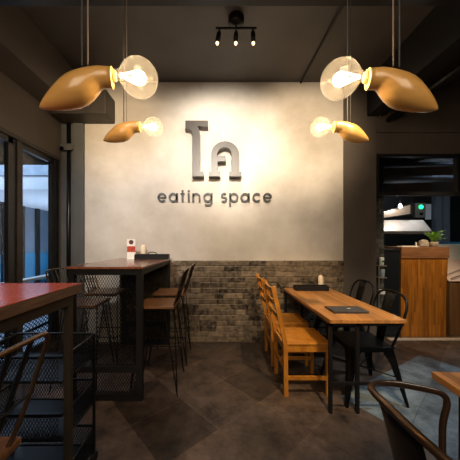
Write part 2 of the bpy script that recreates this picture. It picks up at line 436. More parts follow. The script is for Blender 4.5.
# outdoor lamp
ol = MB().box(-4.72, -4.42, 4.05, 4.25, 2.79, 2.82).build('outdoor_lamp', 'lampon')
rebase(ol, -4.57, 4.15, 2.79)
tag(ol, 'bright ceiling lamp outside, seen through the left window', 'lamp')
rodl = MB().tube([(-.1, 0, .03), (-.1, 0, 1.11)], .008).tube([(.1, 0, .03), (.1, 0, 1.11)], .008).build('hanger', 'black', ol)

# ------------------------------------------------------------------ ceiling services
def single(mb, name, mat, base, label, cat, group=None, smooth=False, bevel=0):
    o = mb.build(name, mat, smooth=smooth, bevel=bevel); rebase(o, *base); return tag(o, label, cat, group)
single(MB().tube([(1.10, 1.74, 3.395), (1.07, 3.27, 3.395)], .012, 8), 'ceiling_conduit', 'blackmatte', (1.1, 2.5, 3.395), 'thin dark conduit crossing the ceiling right of the spotlight bar', 'pipe')
for i, (x, r) in enumerate(((2.20, .035), (2.30, .025))):
    single(MB().tube([(x, 1.76, 2.90+i*.03), (x, 3.24, 2.90+i*.03)], r, 12), 'ceiling_pipe', 'gunmetal', (x, 2.5, 2.9),
           ('thicker dark pipe under the ceiling at upper right, next to the beam', 'thinner dark pipe under the ceiling at upper right, outer of two')[i], 'pipe', smooth=True)
single(MB().box(-2.04, -1.36, W-.27, W-.002, 2.86, 2.925, .015).box(-1.755, -1.36, W-.27, W-.002, 2.90, 3.16, .02), 'duct_box', 'framebrown', (-1.55, W-.1, 2.88),
       'grey metal duct box in the top left corner of the plaster wall', 'duct')
# small fittings on brown wall
t = thing('wall_hook', 'small copper coloured fittings on the brown wall behind the right pendant', 'hook', (2.14, W-.01, 2.95))
for dx in (-.05, .06): MB().tube([(dx, 0, 0), (dx, -.03, 0)], .012, 10).build('knob', 'copper', t)
MB().tube([(.06, -.025, 0), (.13, -.02, .06)], .003, 6).build('pin', 'copper', t)

# ceiling spot bar
cs = thing('ceiling_spotlight', 'black three-head spotlight bar fixed to the dark ceiling', 'spotlight', (.16, 2.34, 3.41))
MB().lathe([(.075, -.005), (.075, -.05), (.06, -.065), (.03, -.075)], n=24).build('canopy', 'black', cs, True)
MB().tube([(0, 0, -.07), (0, 0, -.10)], .01).tube([(-.19, 0, -.10), (.19, 0, -.10)], .011, 10).build('bar', 'black', cs)
SP = []
for i, dx in enumerate((-.155, 0, .155)):
    tilt = (-.018, 0, .010)[i]
    h = MB().tube([(dx, 0, -.10), (dx, 0, -.13)], .007).tube([(dx, 0, -.125), (dx+tilt*.3, .01, -.14), (dx+tilt, .035, -.195)], .02, 14, rs=[.012, .021, .024]).build('spot_head', 'black', cs, True)
    MB().lathe([(.004, .02), (.014, .01), (.016, 0), (.011, -.012), (.003, -.018)], (dx+tilt*1.2, .042, -.208), 12).build('bulb', 'spotglow', h, True)
    SP.append((.16+dx+tilt*1.3, 2.34+.06, 3.41-.24))

# ------------------------------------------------------------------ pendant lamps (unit: photo-independent metres)
LS = .00328
prof = [(26, -.2, 10.4), (31, -.3, 10.5), (37, -.2, 10.8), (43, 1.4, 11.9), (49, 4.6, 13.8), (55, 8.2, 15.5), (61, 11.8, 16.2), (68, 15.2, 15.3), (75, 18.0, 13.0), (81, 20.4, 10.8), (87, 22.6, 8.0), (92, 24.4, 5.2), (96, 25.8, 2.4), (97.8, 26.4, .5)]
def pendant(loc, sgn, label, top):
    near = loc[1] < 1; th = math.radians(13 if near else 10); ex = 10 if near else 4
    r = thing('pendant_lamp', label, 'pendant lamp', loc, -sgn*th, group='wooden horn pendant lamps')
    body = MB()
    pts = [(sgn*(26+(a-26)*((.86 if sgn < 0 else .80) if near else (.92 if sgn < 0 else .86)))*LS, 0, -((4.0 if near else 2.5)+dz+ex*((a-26)/72)**1.3)*LS) for a, dz, _ in prof]
    body.tube(pts, 1, 32, rs=[q[2]*LS*(.90 if near else .98) for q in prof]).build('wooden_body', 'lampwood', r, True)
    MB().lathe([(9.7*LS, 0), (9.7*LS, sgn*-.0035), (9.0*LS, sgn*-.0045)], (sgn*26*LS, 0, -(3.6 if near else 2.3)*LS), 28, 'x').build('end_ring', 'lampend', r)
    MB().lathe([(.019, 0), (.019, sgn*-.006), (.0155, sgn*-.008), (.0155, sgn*-.012)], (sgn*(26*LS-.003), 0, -1.6*LS), 20, 'x').build('socket', 'lampend', r, True)
    # glass globe with neck
    R = .0605; g = []
    for k in range(1, 19):
        a = PI*k/19*0.97
        g.append((R*math.sin(a), -sgn*R*math.cos(a)))
    g = [(.002, -sgn*R)]+g
    g = [q for q in g if not (q[1]*sgn > .045 and q[0] < .030)]
    g += [(.0185, sgn*.061), (.0165, sgn*.066), (.0165, sgn*.078)]
    gl = MB().lathe(g, (0, 0, 0), 36, 'x').build('glass_globe', 'bulbglass', r, True)
    core = MB()
    for k in range(5):
        a = k*2*PI/5
        core.tube([(sgn*.060, .002*math.cos(a), .002*math.sin(a)), (sgn*.014, .018*math.cos(a), .018*math.sin(a)), (-sgn*.014, .017*math.cos(a), .017*math.sin(a)), (-sgn*.018, .004*math.cos(a+.5), .004*math.sin(a+.5))], .0011, 6)
    core.lathe([(.002, -.016), (.010, -.012), (.014, 0), (.010, .012), (.002, .016)], (-sgn*.001, 0, 0), 14, 'x')
    core.build('filament', 'core', gl)
    zt = top-loc[2]; ax = sgn*(47 if near else 50)*LS
    MB().tube([(ax, 0, .018), (ax, 0, zt)], .0022, 8).build('cord', 'cable', r)
    MB().tube([(ax+sgn*.017, 0, .012), (ax+sgn*.017, 0, zt)], .0026, 8).build('suspension_rod', 'cable2', r)
    MB().lathe([(.05, 0), (.05, -.015), (.03, -.025)], (ax, 0, zt), 20).build('ceiling_rose', 'black', r)
    return r
PEND = [((-.262, .82, 1.841), -1, 'large wooden horn pendant lamp at upper left, the nearer one', 3.41),
        ((.397, .82, 1.837), 1, 'large wooden horn pendant lamp at upper right, the nearer one', 3.41),
        ((-.419, 1.60, 2.042), -1, 'smaller looking wooden horn pendant lamp farther back at left, before the plaster', 2.95),
        ((.646, 1.60, 2.042), 1, 'smaller looking wooden horn pendant lamp farther back at right, before the brown pier', 2.95)]
for a in PEND: pendant(*a)

# ------------------------------------------------------------------ wall sign
YF = W-.13; sF = YF/250
def S(x, y): return ((x-219)*sF, 1.3+(243-y)*sF)
ms = thing('wall_sign', 'large raised grey metal two-character sign on the plaster wall', 'sign', (0, 0, 0))
pts = [(185.3, 120.5), (208, 120.5), (208, 126.6), (203.5, 126.6), (198.5, 126), (197.3, 126.2), (199, 129), (199.8, 132), (199.8, 171.5), (203.6, 171.5), (203.6, 176.2), (192.2, 176.2), (192.2, 133), (191.6, 130.6), (190.2, 129.2), (185.3, 128.4)]
MB().prism([S(*p) for p in pts], YF, W-.001).build('letter', 'signgrey', ms)
out = [(208.6, 176.2), (208.6, 171.8), (211.2, 171.8), (211.2, 154)]
for k in range(0, 13):
    a = PI-PI*k/12; out.append((225.1+13.9*math.cos(a), 154-12.8*math.sin(a)))
out += [(239, 171.8), (241.6, 171.8), (241.6, 176.2), (229.5, 176.2), (229.5, 171.8), (232, 171.8), (232, 154)]
for k in range(1, 13):
    a = PI*k/12; out.append((224.6+7.4*math.cos(a), 154-6.7*math.sin(a)))
out += [(217.2, 155.7), (225.7, 155.7), (225.7, 161.2), (217.6, 161.2), (217.6, 171.8), (220.3, 171.8), (220.3, 176.2)]
MB().prism([S(*p) for p in out], YF, W-.001).build('letter', 'signgrey', ms)

Y2 = W-.028; s2 = Y2/250
def T(x, y): return ((x-219)*s2, 1.3+(243-y)*s2)
def arc(cx, cy, rx, ry, a0, a1, n=20):
    return [T(cx+rx*math.cos(math.radians(a0+(a1-a0)*k/n)), cy-ry*math.sin(math.radians(a0+(a1-a0)*k/n))) for k in range(n+1)]
tx = thing('sign_lettering', 'black raised lettering reading eating space below the grey sign', 'sign', (0, 0, 0))
lw_ = 1.8*s2; yb, xt = 201.2, 193.6; cy = (yb+xt)/2; ry = 3.8; rx = 3.6
def letter(ch, cx):
    m = MB(); st = lambda p, w=lw_: m.stroke(p, w, Y2, W-.001)
    if ch == 'e': st(arc(cx, cy, rx, ry, 0, 318)); st([T(cx-rx, cy), T(cx+rx+.3, cy)], lw_*.8)
    if ch == 'a': st(arc(cx, cy, rx, ry, 0, 360, 28)); st([T(cx+rx+.3, xt-.6), T(cx+rx+.3, yb+.7)])
    if ch == 't': st([T(cx, 190), T(cx, yb+.7)]); st([T(cx-2, xt+.2), T(cx+2, xt+.2)], lw_*.8)
    if ch == 'i': st([T(cx, xt-.4), T(cx, yb+.7)]); st([T(cx, 190.2), T(cx, 191.6)])
    if ch == 'n': st([T(cx-3.2, xt-.4), T(cx-3.2, yb+.7)]); st(arc(cx, xt+3.4, 3.2, 3.2, 180, 0)+[T(cx+3.2, yb+.7)])
    if ch == 'g': st(arc(cx, cy, rx, ry, 0, 360, 28)); st([T(cx+rx+.3, xt-.6), T(cx+rx+.3, yb+.6)]+arc(cx+.15, yb+.8, rx+.15, 3.2, 0, -140))
    if ch == 's': st(arc(cx, cy-2, 2.2, 2.0, 40, 270, 14)+arc(cx, cy+2, 2.4, 2.0, 90, -140, 14))
    if ch == 'p': st(arc(cx, cy, rx, ry, 0, 360, 28)); st([T(cx-rx-.3, xt-.6), T(cx-rx-.3, 206)])
    if ch == 'c': st(arc(cx, cy, rx, ry, 42, 318))
    m.build('letter', 'letter', tx)
for ch, x in (('e', 161.8), ('a', 173), ('t', 182.5), ('i', 188.6), ('n', 196.3), ('g', 207.8), ('s', 224.2), ('p', 234), ('a', 245), ('c', 257), ('e', 267.6)): letter(ch, x)

# ------------------------------------------------------------------ bar table (back left)
def bar_table(name, label, X0, X1, Y0, Y1, zt, top, th, tm, near=False):
    r = thing(name, label, 'table', ((X0+X1)/2, (Y0+Y1)/2, 0))
    hx, hy = (X1-X0)/2, (Y1-Y0)/2
    if near:
        MB().box(-hx, hx, -hy, hy, zt-th, zt-.002, .002).build('tabletop', 'edgewood', r)
        MB().box(-hx+.001, hx-.001, -hy+.001, hy-.001, zt-.0025, zt).build('top_veneer', tm, r)
    else:
        MB().box(-hx, hx, -hy, hy, zt-th, zt, .002).build('tabletop', tm, r)
    L = .05 if not near else .028; i = .012 if not near else .028
    fm = 'framebrown' if near else 'blackmatte'
    for sx in (-1, 1):
        for sy in (-1, 1):
            x, y = sx*(hx-i-L/2), sy*(hy-i-L/2)
            MB().box(x-L/2, x+L/2, y-L/2, y+L/2, 0, zt-th, .002).build('leg', fm, r)
    ap = MB()
    for sy in (-1, 1):
        y = sy*(hy-i-L/2)
        ap.box(-hx+i+L, hx-i-L, y-L/2, y+L/2, zt-th-.05, zt-th)
    for sx in (-1, 1):
        x = sx*(hx-i-L/2); ap.box(x-L/2, x+L/2, -hy+i+L, hy-i-L, zt-th-.05, zt-th)
    ap.build('apron', fm, r)
    ends = (-1, 1) if not near else ()
    for sy in ends:
        y = sy*(hy-i-L/2)
        MB().box(-hx+i+L, hx-i-L, y-L/2, y+L/2, .235, .285).build('crossbar', fm, r)
        MB().box(-hx+i+L, hx-i-L, y-L/2, y+L/2, 0.005, .055).build('bottom_bar', fm, r)
        mp = MB()
        if near: continue
        mesh_lines(mp, -hx+i+L, hx-i-L, .285, zt-th-.05, .022, .038, .0022, lambda u, v: (u, y, v))
        mesh_lines(mp, -hx+i+L, hx-i-L, .055, .235, .022, .038, .0022, lambda u, v: (u, y, v))
        mp.build('mesh_panel', 'gunmetal', r)
    return r
bar_table('bar_table', 'tall bar table with russet top and black mesh end, against the plaster wall', -1.257, -.620, 2.04, 3.245, 1.105, 1, .018, 'bartop')
bar_table('bar_table', 'tall table with thick red-brown top at the left edge of the photo', -1.75, -.650, -.2, 1.19, 1.11, 1, .042, 'redtop', near=True)

# ------------------------------------------------------------------ wire bar stools
def make_stool(loc, rz, label):
    r = thing('bar_stool', label, 'bar stool', loc, rz, group='wire bar stools')
    s = MB().box(-.17, .17, -.175, .175, .735, .757, .006).build('seat', 'seatwood', r)
    fr = MB().tube([(-.155, -.16, .728), (.155, -.16, .728), (.155, .16, .728), (-.155, .16, .728)], .007, 8, cyc=True).build('seat_frame', 'black', r)
    for sx in (-1, 1):
        for sy in (-1, 1):
            f = (sx*.205, sy*.20, .008)
            MB().tube([(sx*.155, sy*.085, .725), (sx*.2, sy*.19, .02), f, (sx*.20, sy*.195, .02), (sx*.085, sy*.16, .725)], .0055, 8).build('leg', 'black', r)
    MB().tube([(-.183, -.155, .28), (.183, -.155, .28), (.183, .155, .28), (-.183, .155, .28)], .006, 8, cyc=True).build('footrest', 'black', r)
    n = 5
    loop = bezier([(.150, -.135, .728), (.185, -.150, .82), (.232, -.165, .98), (.252, -.158, 1.045), (.256, -.10, 1.058), (.256, .10, 1.058), (.252, .158, 1.045), (.232, .165, .98), (.185, .15, .82), (.150, .135, .728)], 5)
    MB().tube(loop, .0065, 8).build('back_frame', 'bronze', r)
    w = MB()
    for k in range(4):
        t = -1+2*(k+1)/5
        w.tube([(.152, t*.12, .728), (.190, t*.135, .85), (.235, t*.15, .99), (.256, t*.16, 1.056)], .0062, 6)
    w.tube([(.205, -.155, .885), (.205, .155, .885)], .004, 6)
    w.build('back_wires', 'black', r)
    return r
st = make_stool((-.555, 2.31, 0), 0, 'wire bar stool at the right side of the bar table, nearer of two')
dup(st, (-.545, 2.84, 0), 0, 'wire bar stool at the right side of the bar table, next to the brick')
dup(st, (-1.255, 2.34, 0), PI, 'wire bar stool at the window side of the bar table, nearer of two')
dup(st, (-1.285, 2.86, 0), PI, 'wire bar stool at the window side of the bar table, next to the wall')
dup(st, (-.725, .53, 0), 0, 'wire bar stool at the thick red-brown table in the near left corner')

# ------------------------------------------------------------------ trolley under the near table end
tr = thing('storage_trolley', 'black metal tiered trolley standing beyond the leg of the near left table', 'trolley', (-.985, 1.36, 0))
for z_ in (.17, .45, .73):
    t = MB(); hx, hy, d = .235, .16, .10
    path = bezier([(-hx, -hy+.04, 0), (-hx+.01, -hy+.01, 0), (-hx+.04, -hy, 0), (hx-.04, -hy, 0), (hx-.01, -hy+.01, 0), (hx, -hy+.04, 0), (hx, hy-.04, 0), (hx-.01, hy-.01, 0), (hx-.04, hy, 0), (-hx+.04, hy, 0), (-hx+.01, hy-.01, 0), (-hx, hy-.04, 0)], 3, True)
    tray = MB().tube([p+Vector((0, 0, z_+.02)) for p in path], .007, 8, cyc=True)
    tray.tube([p+Vector((0, 0, z_-d)) for p in path], .005, 8, cyc=True)
    tray.box(-hx+.01, hx-.01, -hy+.01, hy-.01, z_-d-.002, z_-d+.002)
    ty = tray.build('tray', 'black', tr)
    mm = MB()
    for yy in (-hy, hy): mesh_lines(mm, -hx+.02, hx-.02, z_-d, z_+.015, .016, .028, .0018, lambda u, v: (u, yy, v))
    for xx in (-hx, hx): mesh_lines(mm, -hy+.02, hy-.02, z_-d, z_+.015, .016, .028, .0018, lambda u, v: (xx, u, v))
    mm.build('mesh_side', 'gunmetal', ty)
for sx in (-1, 1):
    for sy in (-1, 1):
        p = MB().tube([(sx*.245, sy*.12, .07), (sx*.245, sy*.12, .765)], .009, 8).build('post', 'black', tr)
        MB().lathe([(.012, -.010), (.03, -.010), (.03, .010), (.012, .010)], (sx*.245, sy*.12, .032), 16, 'x').tube([(sx*.245, sy*.12, .03), (sx*.245, sy*.12, .075)], .006).build('caster', 'blackmatte', p)

# ------------------------------------------------------------------ dining table
dt = thing('dining_table', 'rectangular oak dining table on a thin black metal frame, by the brick dado', 'table', (1.128, 2.552, 0))
hx, hy = .292, .668
MB().box(-hx, hx, -hy, hy, .692, .72, .003).build('tabletop', 'oak', dt)
for x in (-hx+.016, -.07):
    for sy in (-1, 1):
        y = sy*(hy-.03); MB().box(x-.012, x+.012, y-.012, y+.012, 0, .692).build('leg', 'blackmatte', dt)
fr = MB()
for sy in (-1, 1): fr.box(-hx+.004, hx-.010, sy*(hy-.03)-.012, sy*(hy-.03)+.012, .668, .6915)
for x in (-hx+.016, hx-.03): fr.box(x-.010, x+.010, -hy+.042, hy-.042, .670, .6915)
fr.build('apron', 'blackmatte', dt)
for sy in (-1, 1): MB().box(-hx+.028, hx-.06, sy*(hy-.03)-.009, sy*(hy-.03)+.009, .215, .235).build('stretcher', 'blackmatte', dt)

# small table bottom right
st2 = thing('dining_table', 'corner of an oak topped table at the right edge of the photo', 'table', (1.245, .76, 0), math.radians(-4))
MB().box(-.31, .31, -.35, .35, .690, .72, .003).build('tabletop', 'oak', st2)
for sx in (-1, 1):
    for sy in (-1, 1): MB().box(sx*.20-.015, sx*.20+.015, sy*.31-.015, sy*.31+.015, 0, .69).build('leg', 'blackmatte', st2)
MB().box(-.19, .19, -.325, -.30, .655, .689).box(-.19, .19, .30, .325, .655, .689).build('apron', 'blackmatte', st2)

# ------------------------------------------------------------------ wooden ladder-back chairs (face +X)
def wood_chair(loc, label):
    r = thing('wooden_chair', label, 'chair', loc, 0, group='orange wooden chairs')
    MB().box(-.17, .205, -.20, .20, .432, .452, .006).build('seat', 'chairwood', r)
    for sy in (-1, 1):
        y = sy*.183
        p = MB()
        prev = [(-.175, 0), (-.180, .44), (-.235, .70), (-.285, .925)]
        for (xa, za), (xb, zb) in zip(prev, prev[1:]): p.bar((xa, y, za), (xb, y, zb+.004), .030, .036)
        p.build('back_post', 'chairwood', r)
        MB().box(.165, .197, y-.016, y+.016, 0, .432, .003).build('leg', 'chairwood', r)
        MB().box(-.17, .165, y-.010, y+.010, .135, .165).build('side_stretcher', 'chairwood', r)
        MB().box(-.165, .165, y-.011, y+.011, .375, .432).build('side_rail', 'chairwood', r)
    MB().box(.17, .192, -.167, .167, .375, .432).build('front_rail', 'chairwood', r)
    MB().box(-.19, -.17, -.167, .167, .375, .432).build('rear_rail', 'chairwood', r)
    MB().box(-.188, -.168, -.167, .167, .20, .23).build('rear_stretcher', 'chairwood', r)
    for z_, x in ((.885, -.272), (.775, -.250), (.665, -.226)):
        pts = [(x-.012*math.cos(t*PI/2), t*.168, z_) for t in (-1, -.5, 0, .5, 1)]
        b = MB()
        for u, v in zip(pts, pts[1:]): b.bar(u, v, .048, .014, side=(-.25, 0, 1))
        b.build('back_slat', 'chairwood', r)
    return r
wc = wood_chair((.745, 2.315, 0), 'orange wooden ladder-back chair at the dining table, nearer of two')
dup(wc, (.745, 2.835, 0), 0, 'orange wooden ladder-back chair at the dining table, farther one next to the brick')

# ------------------------------------------------------------------ bent-tube metal armchairs (face +X)
def metal_chair(loc, rz, label, arms=True):
    r = thing('metal_armchair' if arms else 'metal_chair', label, 'chair', loc, rz, group=None if arms else 'dark metal chairs at the dining table')
    MB().box(-.185, .19, -.19, .19, .436, .452, .007).build('seat', 'gunmetal', r)
    MB().box(-.175, .18, -.18, .18, .405, .438, .004).build('seat_frame', 'gunmetal', r)
    if arms:
        half = [(.10, .235, .42), (.125, .262, .56), (.148, .268, .645), (.130, .272, .680), (.07, .275, .697), (-.06, .272, .722), (-.15, .245, .738), (-.215, .18, .762), (-.255, .10, .788)]
        top = (-.268, 0, .80); zt = .79
    else:
        half = [(-.165, .165, .43), (-.205, .188, .56), (-.240, .203, .68), (-.268, .200, .775), (-.284, .165, .835), (-.292, .09, .868)]
        top = (-.295, 0, .876); zt = .868
    rim = bezier([(p[0], -p[1], p[2]) for p in half]+[top]+half[::-1], 5)
    MB().tube(rim, .0125 if arms else .010, 10).build('arm_rail' if arms else 'back_rail', 'bronze' if arms else 'gunmetal', r, True)
    if arms: MB().tube([(.100, -.24, .425), (.100, .24, .425)], .009).build('arm_fixing', 'gunmetal', r)
    b = MB(); N = 6   # curved splat widening upward
    g = []
    for i in range(7):
        t = i/6; z_ = .44+t*(zt-.44); x = -.178-(.088 if arms else .115)*t**1.2; wd = (.075 if arms else .05)+.015*t; rw = []
        for k in range(-3, 4):
            yy = k/3*wd; rw.append((x+.045*(k/3)**2*.35*(t+.2), yy, z_-(.012 if t == 1 else 0)*(k/3)**2))
        g.append(rw)
    f = [[b.bm.verts.new(p) for p in rw] for rw in g]; bk = [[b.bm.verts.new((p[0]-.004, p[1], p[2])) for p in rw] for rw in g]
    for i in range(6):
        for k in range(6):
            b.bm.faces.new((f[i][k], f[i][k+1], f[i+1][k+1], f[i+1][k])); b.bm.faces.new((bk[i][k], bk[i+1][k], bk[i+1][k+1], bk[i][k+1]))
    for i in range(6):
        b.bm.faces.new((f[i][0], f[i+1][0], bk[i+1][0], bk[i][0])); b.bm.faces.new((f[i][6], bk[i][6], bk[i+1][6], f[i+1][6]))
    for k in range(6):
        b.bm.faces.new((f[0][k], bk[0][k], bk[0][k+1], f[0][k+1])); b.bm.faces.new((f[6][k], f[6][k+1], bk[6][k+1], bk[6][k]))
    b.build('back_splat', 'gunmetal', r, True)
    for sx in (-1, 1):
        for sy in (-1, 1):
            l = MB(); a = [(.165, .165, .43, .10), (.185, .185, .32, .058), (.240, .240, .0, .022)]
            for (xa, ya, za, wa), (xb, yb_, zb, wb) in zip(a, a[1:]):
                q = []
                for (x, y, z_, w_) in ((xa, ya, za, wa), (xb, yb_, zb, wb)):
                    for i, j in ((0, 0), (-1, 0), (-1, -.12), (-.12, -.12), (-.12, -1), (0, -1)):
                        q.append(l.bm.verts.new((sx*(x+.012+i*w_), sy*(y+.012+j*w_), z_)))
                for k in range(6): l.bm.faces.new((q[k], q[(k+1) % 6], q[6+(k+1) % 6], q[6+k]))
                l.bm.faces.new(q[:6]); l.bm.faces.new(q[6:])
            l.build('leg', 'gunmetal', r)
    br = MB().tube([(.20, .20, .21), (-.20, -.20, .21)], .005, 6).tube([(.20, -.20, .21), (-.20, .20, .21)], .005, 6).build('cross_brace', 'gunmetal', r)
    return r
mc = metal_chair((1.25, 2.22, 0), PI, 'dark metal chair at the right side of the dining table, nearer of two', False)
dup(mc, (1.35, 2.82, 0), PI, 'dark metal chair at the right side of the dining table, next to the brown pier')
metal_chair((.785, .755, 0), 0, 'bronze edged metal armchair in the lower right foreground')

# ------------------------------------------------------------------ things on the tables
def caddy(loc, label, w=.40):
    r = thing('condiment_tray', label, 'tray', loc, 0, group='black condiment trays')
    m = MB(); d = .11; h = .06
    m.box(-w/2, w/2, -d/2, d/2, 0, .006).box(-w/2, w/2, -d/2, -d/2+.006, 0, h).box(-w/2, w/2, d/2-.006, d/2, 0, h)
    m.box(-w/2, -w/2+.006, -d/2, d/2, 0, h).box(w/2-.006, w/2, -d/2, d/2, 0, h).build('box', 'blackmatte', r)
    MB().tube(bezier([(-.05, 0, .045), (-.045, 0, .075), (0, 0, .085), (.045, 0, .075), (.05, 0, .045)], 4), .006, 8).box(-.1, .1, -.04, .04, .006, .05).build('divider', 'blackmatte', r)
    return r
cd = caddy((1.128, 3.07, .72), 'black condiment tray at the wall end of the oak dining table')
dup(cd, (-.805, 3.02, 1.105), 0, 'black condiment tray at the wall end of the tall bar table')
def candle(x, y, z, label):
    r = thing('candle', label, 'candle', (x, y, z), 0, group='cream candles')
    MB().lathe([(.030, 0), (.034, .01), (.033, .13), (.026, .16), (.012, .175)], n=18).build('body', 'wax', r, True)
    MB().tube([(0, 0, .17), (0, .002, .188)], .002, 6).build('wick', 'blackmatte', r)
    return r
cn = candle(1.29, 3.17, .72, 'cream candle behind the tray on the oak dining table')
dup(cn, (-.96, 3.17, 1.105), 0, 'cream candle between the card and the tray on the tall bar table')
cn2 = bpy.data.objects
# standing card
cdx = thing('table_card', 'standing card with brown emblem and red picture on the tall bar table', 'card', (-1.07, 3.05, 1.105))
MB().box(-.052, .052, -.004, .004, 0, .245, .001).build('card_sheet', 'paper', cdx)
MB().box(-.050, .050, -.0052, -.004, .085, .155).build('picture', 'red', cdx)
em = MB().lathe([(.028, 0), (.028, -.0012)], (0, 0, 0), 24).build('emblem', 'brownprint', cdx); em.data.transform(Matrix.Rotation(PI/2, 4, 'X')); em.data.transform(Matrix.Translation((0, -.0054, .205)))
MB().box(-.046, .046, -.03, .03, 0, .004).build('foot', 'paper', cdx)
# menu
mn = thing('menu_book', 'dark grey menu book lying on the oak dining table', 'menu', (1.085, 2.14, .72), 0)
MB().box(-.14, .15, -.09, .09, 0, .004, .001).box(-.14, .15, -.09, .09, .014, .018, .001).box(-.14, -.135, -.10, .10, 0, .018).build('cover', 'menu', mn)
MB().box(-.135, .145, -.085, .085, .004, .014).build('pages', 'menu', mn)
MB().bar((.015, .012, .0185), (.030, -.004, .0185), .006, .001).bar((.028, .012, .0185), (.045, .004, .0185), .006, .001).build('emblem', 'paper', mn)

# ------------------------------------------------------------------ counter in the pass
ct = thing('service_counter', 'orange wooden service counter with darker top band, right of the pier', 'counter', (2.845, 3.66, 0))
mb = MB(); mb.prism([(-.325, 0.0), (.295, 0.0), (.297, .5), (.325, 1.09), (-.325, 1.09)], -.20, .25); mb.build('front_panel', 'counterwood', ct)
MB().box(-.33, .33, -.215, .26, 1.09, 1.245, .003).build('top_band', 'counterband', ct)
bc = thing('dark_cabinet', 'navy black cabinet between the grey brick pier and the wooden counter', 'cabinet', (2.39, 3.66, 0))
MB().box(-.115, .115, -.19, .25, 0, 1.19, .002).build('body', 'navy', bc)
MB().box(-.118, .118, -.20, .25, 1.19, 1.215, .002).build('worktop', 'navy', bc)
# plant
pl = thing('potted_fern', 'small bright green fern in a pale pot on the wooden counter', 'potted plant', (3.07, 3.58, 1.245))
MB().lathe([(.035, 0), (.045, .01), (.060, .045), (.062, .07), (.055, .07), (.050, .06)], n=16).build('pot', 'stone', pl, True)
lf = MB(); rr = random.Random(3)
for k in range(34):
    a = rr.uniform(0, 2*PI); ln = rr.uniform(.09, .16); up = rr.uniform(.05, .17)
    P = [Vector((math.cos(a)*ln*t*.9, math.sin(a)*ln*t*.9, .06+up*math.sin(t*1.7))) for t in (0, .25, .5, .75, 1)]
    sd = Vector((-math.sin(a), math.cos(a), 0))
    prev = None
    for i, p in enumerate(P):
        w_ = (.006, .014, .017, .012, .002)[i]
        cur = (lf.bm.verts.new(p-sd*w_), lf.bm.verts.new(p+Vector((0, 0, .004))), lf.bm.verts.new(p+sd*w_))
        if prev:
            lf.bm.faces.new((prev[0], prev[1], cur[1], cur[0])); lf.bm.faces.new((prev[1], prev[2], cur[2], cur[1]))
        prev = cur
lf.build('foliage', 'leaf', pl)
rr = random.Random(5)
bag = MB(); bag.lathe([(.03, 0), (.055, .01), (.060, .05), (.052, .085), (.030, .10), (.01, .105)], n=14)
for v in bag.bm.verts: v.co += Vector((rr.uniform(-1, 1), rr.uniform(-1, 1), rr.uniform(-.4, 0) if v.co.z > .02 else 0))*.008
o = bag.build('paper_bag', 'stone'); o.location = (2.915, 3.56, 1.245); tag(o, 'small pale crumpled bag on the counter left of the fern', 'bag')
pp = MB(); pp.box(-.16, .12, -.06, .06, 0, .006).box(-.10, .15, -.05, .055, .006, .014).box(.13, .145, -.01, .01, .014, .07)
o = pp.build('paper_stack', 'paper'); o.location = (2.70, 3.60, 1.245); tag(o, 'loose white papers on the left of the wooden counter', 'papers')
# display case right
dc = thing('display_case', 'brown display case with sloping pale pink front at the right edge', 'display case', (3.72, 3.72, 0))
MB().box(-.47, .6, -.20, .3, 0, .74, .003).build('base', 'brownpanel', dc)
MB().prism([(-.47, .745), (.6, .40+.345), (.6, .75), (-.47, .76)], -.2, .3).build('rim', 'black', dc)
mb = MB(); q = [(-.47, -.19, .76), (.6, -.19, .76), (.6, .10, 1.05), (-.47, .10, 1.05)]
a = [mb.bm.verts.new(p) for p in q]; b_ = [mb.bm.verts.new((p[0], p[1]+.02, p[2])) for p in q]
mb.bm.faces.new(a); mb.bm.faces.new(b_[::-1])
for i in range(4): mb.bm.faces.new((a[i], b_[i], b_[(i+1) % 4], a[(i+1) % 4]))
mb.build('sloping_front', 'pink', dc)
MB().bar((-.45, -.195, .80), (.55, .06, 1.02), .010, .006).bar((-.45, -.14, .85), (.30, .07, 1.04), .008, .005).build('seam', 'black', dc)
MB().box(-.47, .6, .12, .3, .76, 1.28, .01).build('hood', 'white', dc)

# shelf with small items seen in the slot between pier and cabinet
sh = thing('slot_shelf', 'narrow shelf rack in the gap beside the dark cabinet', 'shelf', (2.185, 3.37, 0))
for z_ in (.62, .84, 1.0): MB().box(-.05, .05, -.045, .045, z_-.01, z_).build('shelf_board', 'steel', sh)
for sy in (-1, 1): MB().box(-.06, -.05, sy*.04-.005, sy*.04+.005, 0, 1.0).build('upright', 'steel', sh)
def cup(x, y, z, label, m, em_=None):
    r = thing('cup', label, 'cup', (x, y, z))
    MB().lathe([(.022, 0), (.026, .005), (.032, .10), (.030, .105)], n=16).build('body', m, r, True)
    if em_:
        e = MB().lathe([(.014, 0), (.014, -.002)], n=16).build('emblem', em_, r); e.data.transform(Matrix.Rotation(PI/2, 4, 'X')); e.data.transform(Matrix.Translation((0, -.031, .055)))
M['greenprint'] = plain('green_print', (.02, .22, .13), .5)
cup(2.19, 3.37, 1.0, 'white cup with green emblem on the top shelf in the gap beside the cabinet', 'white', 'greenprint')
cup(2.20, 3.37, .84, 'pale blue cup on the middle shelf in the gap beside the cabinet', 'outgrey')
o = MB().box(-.03, .03, -.035, .035, 0, .05, .004).build('metal_box', 'white'); o.location = (2.19, 3.37, .62); tag(o, 'small steel box on the lowest shelf in the gap beside the cabinet', 'box')

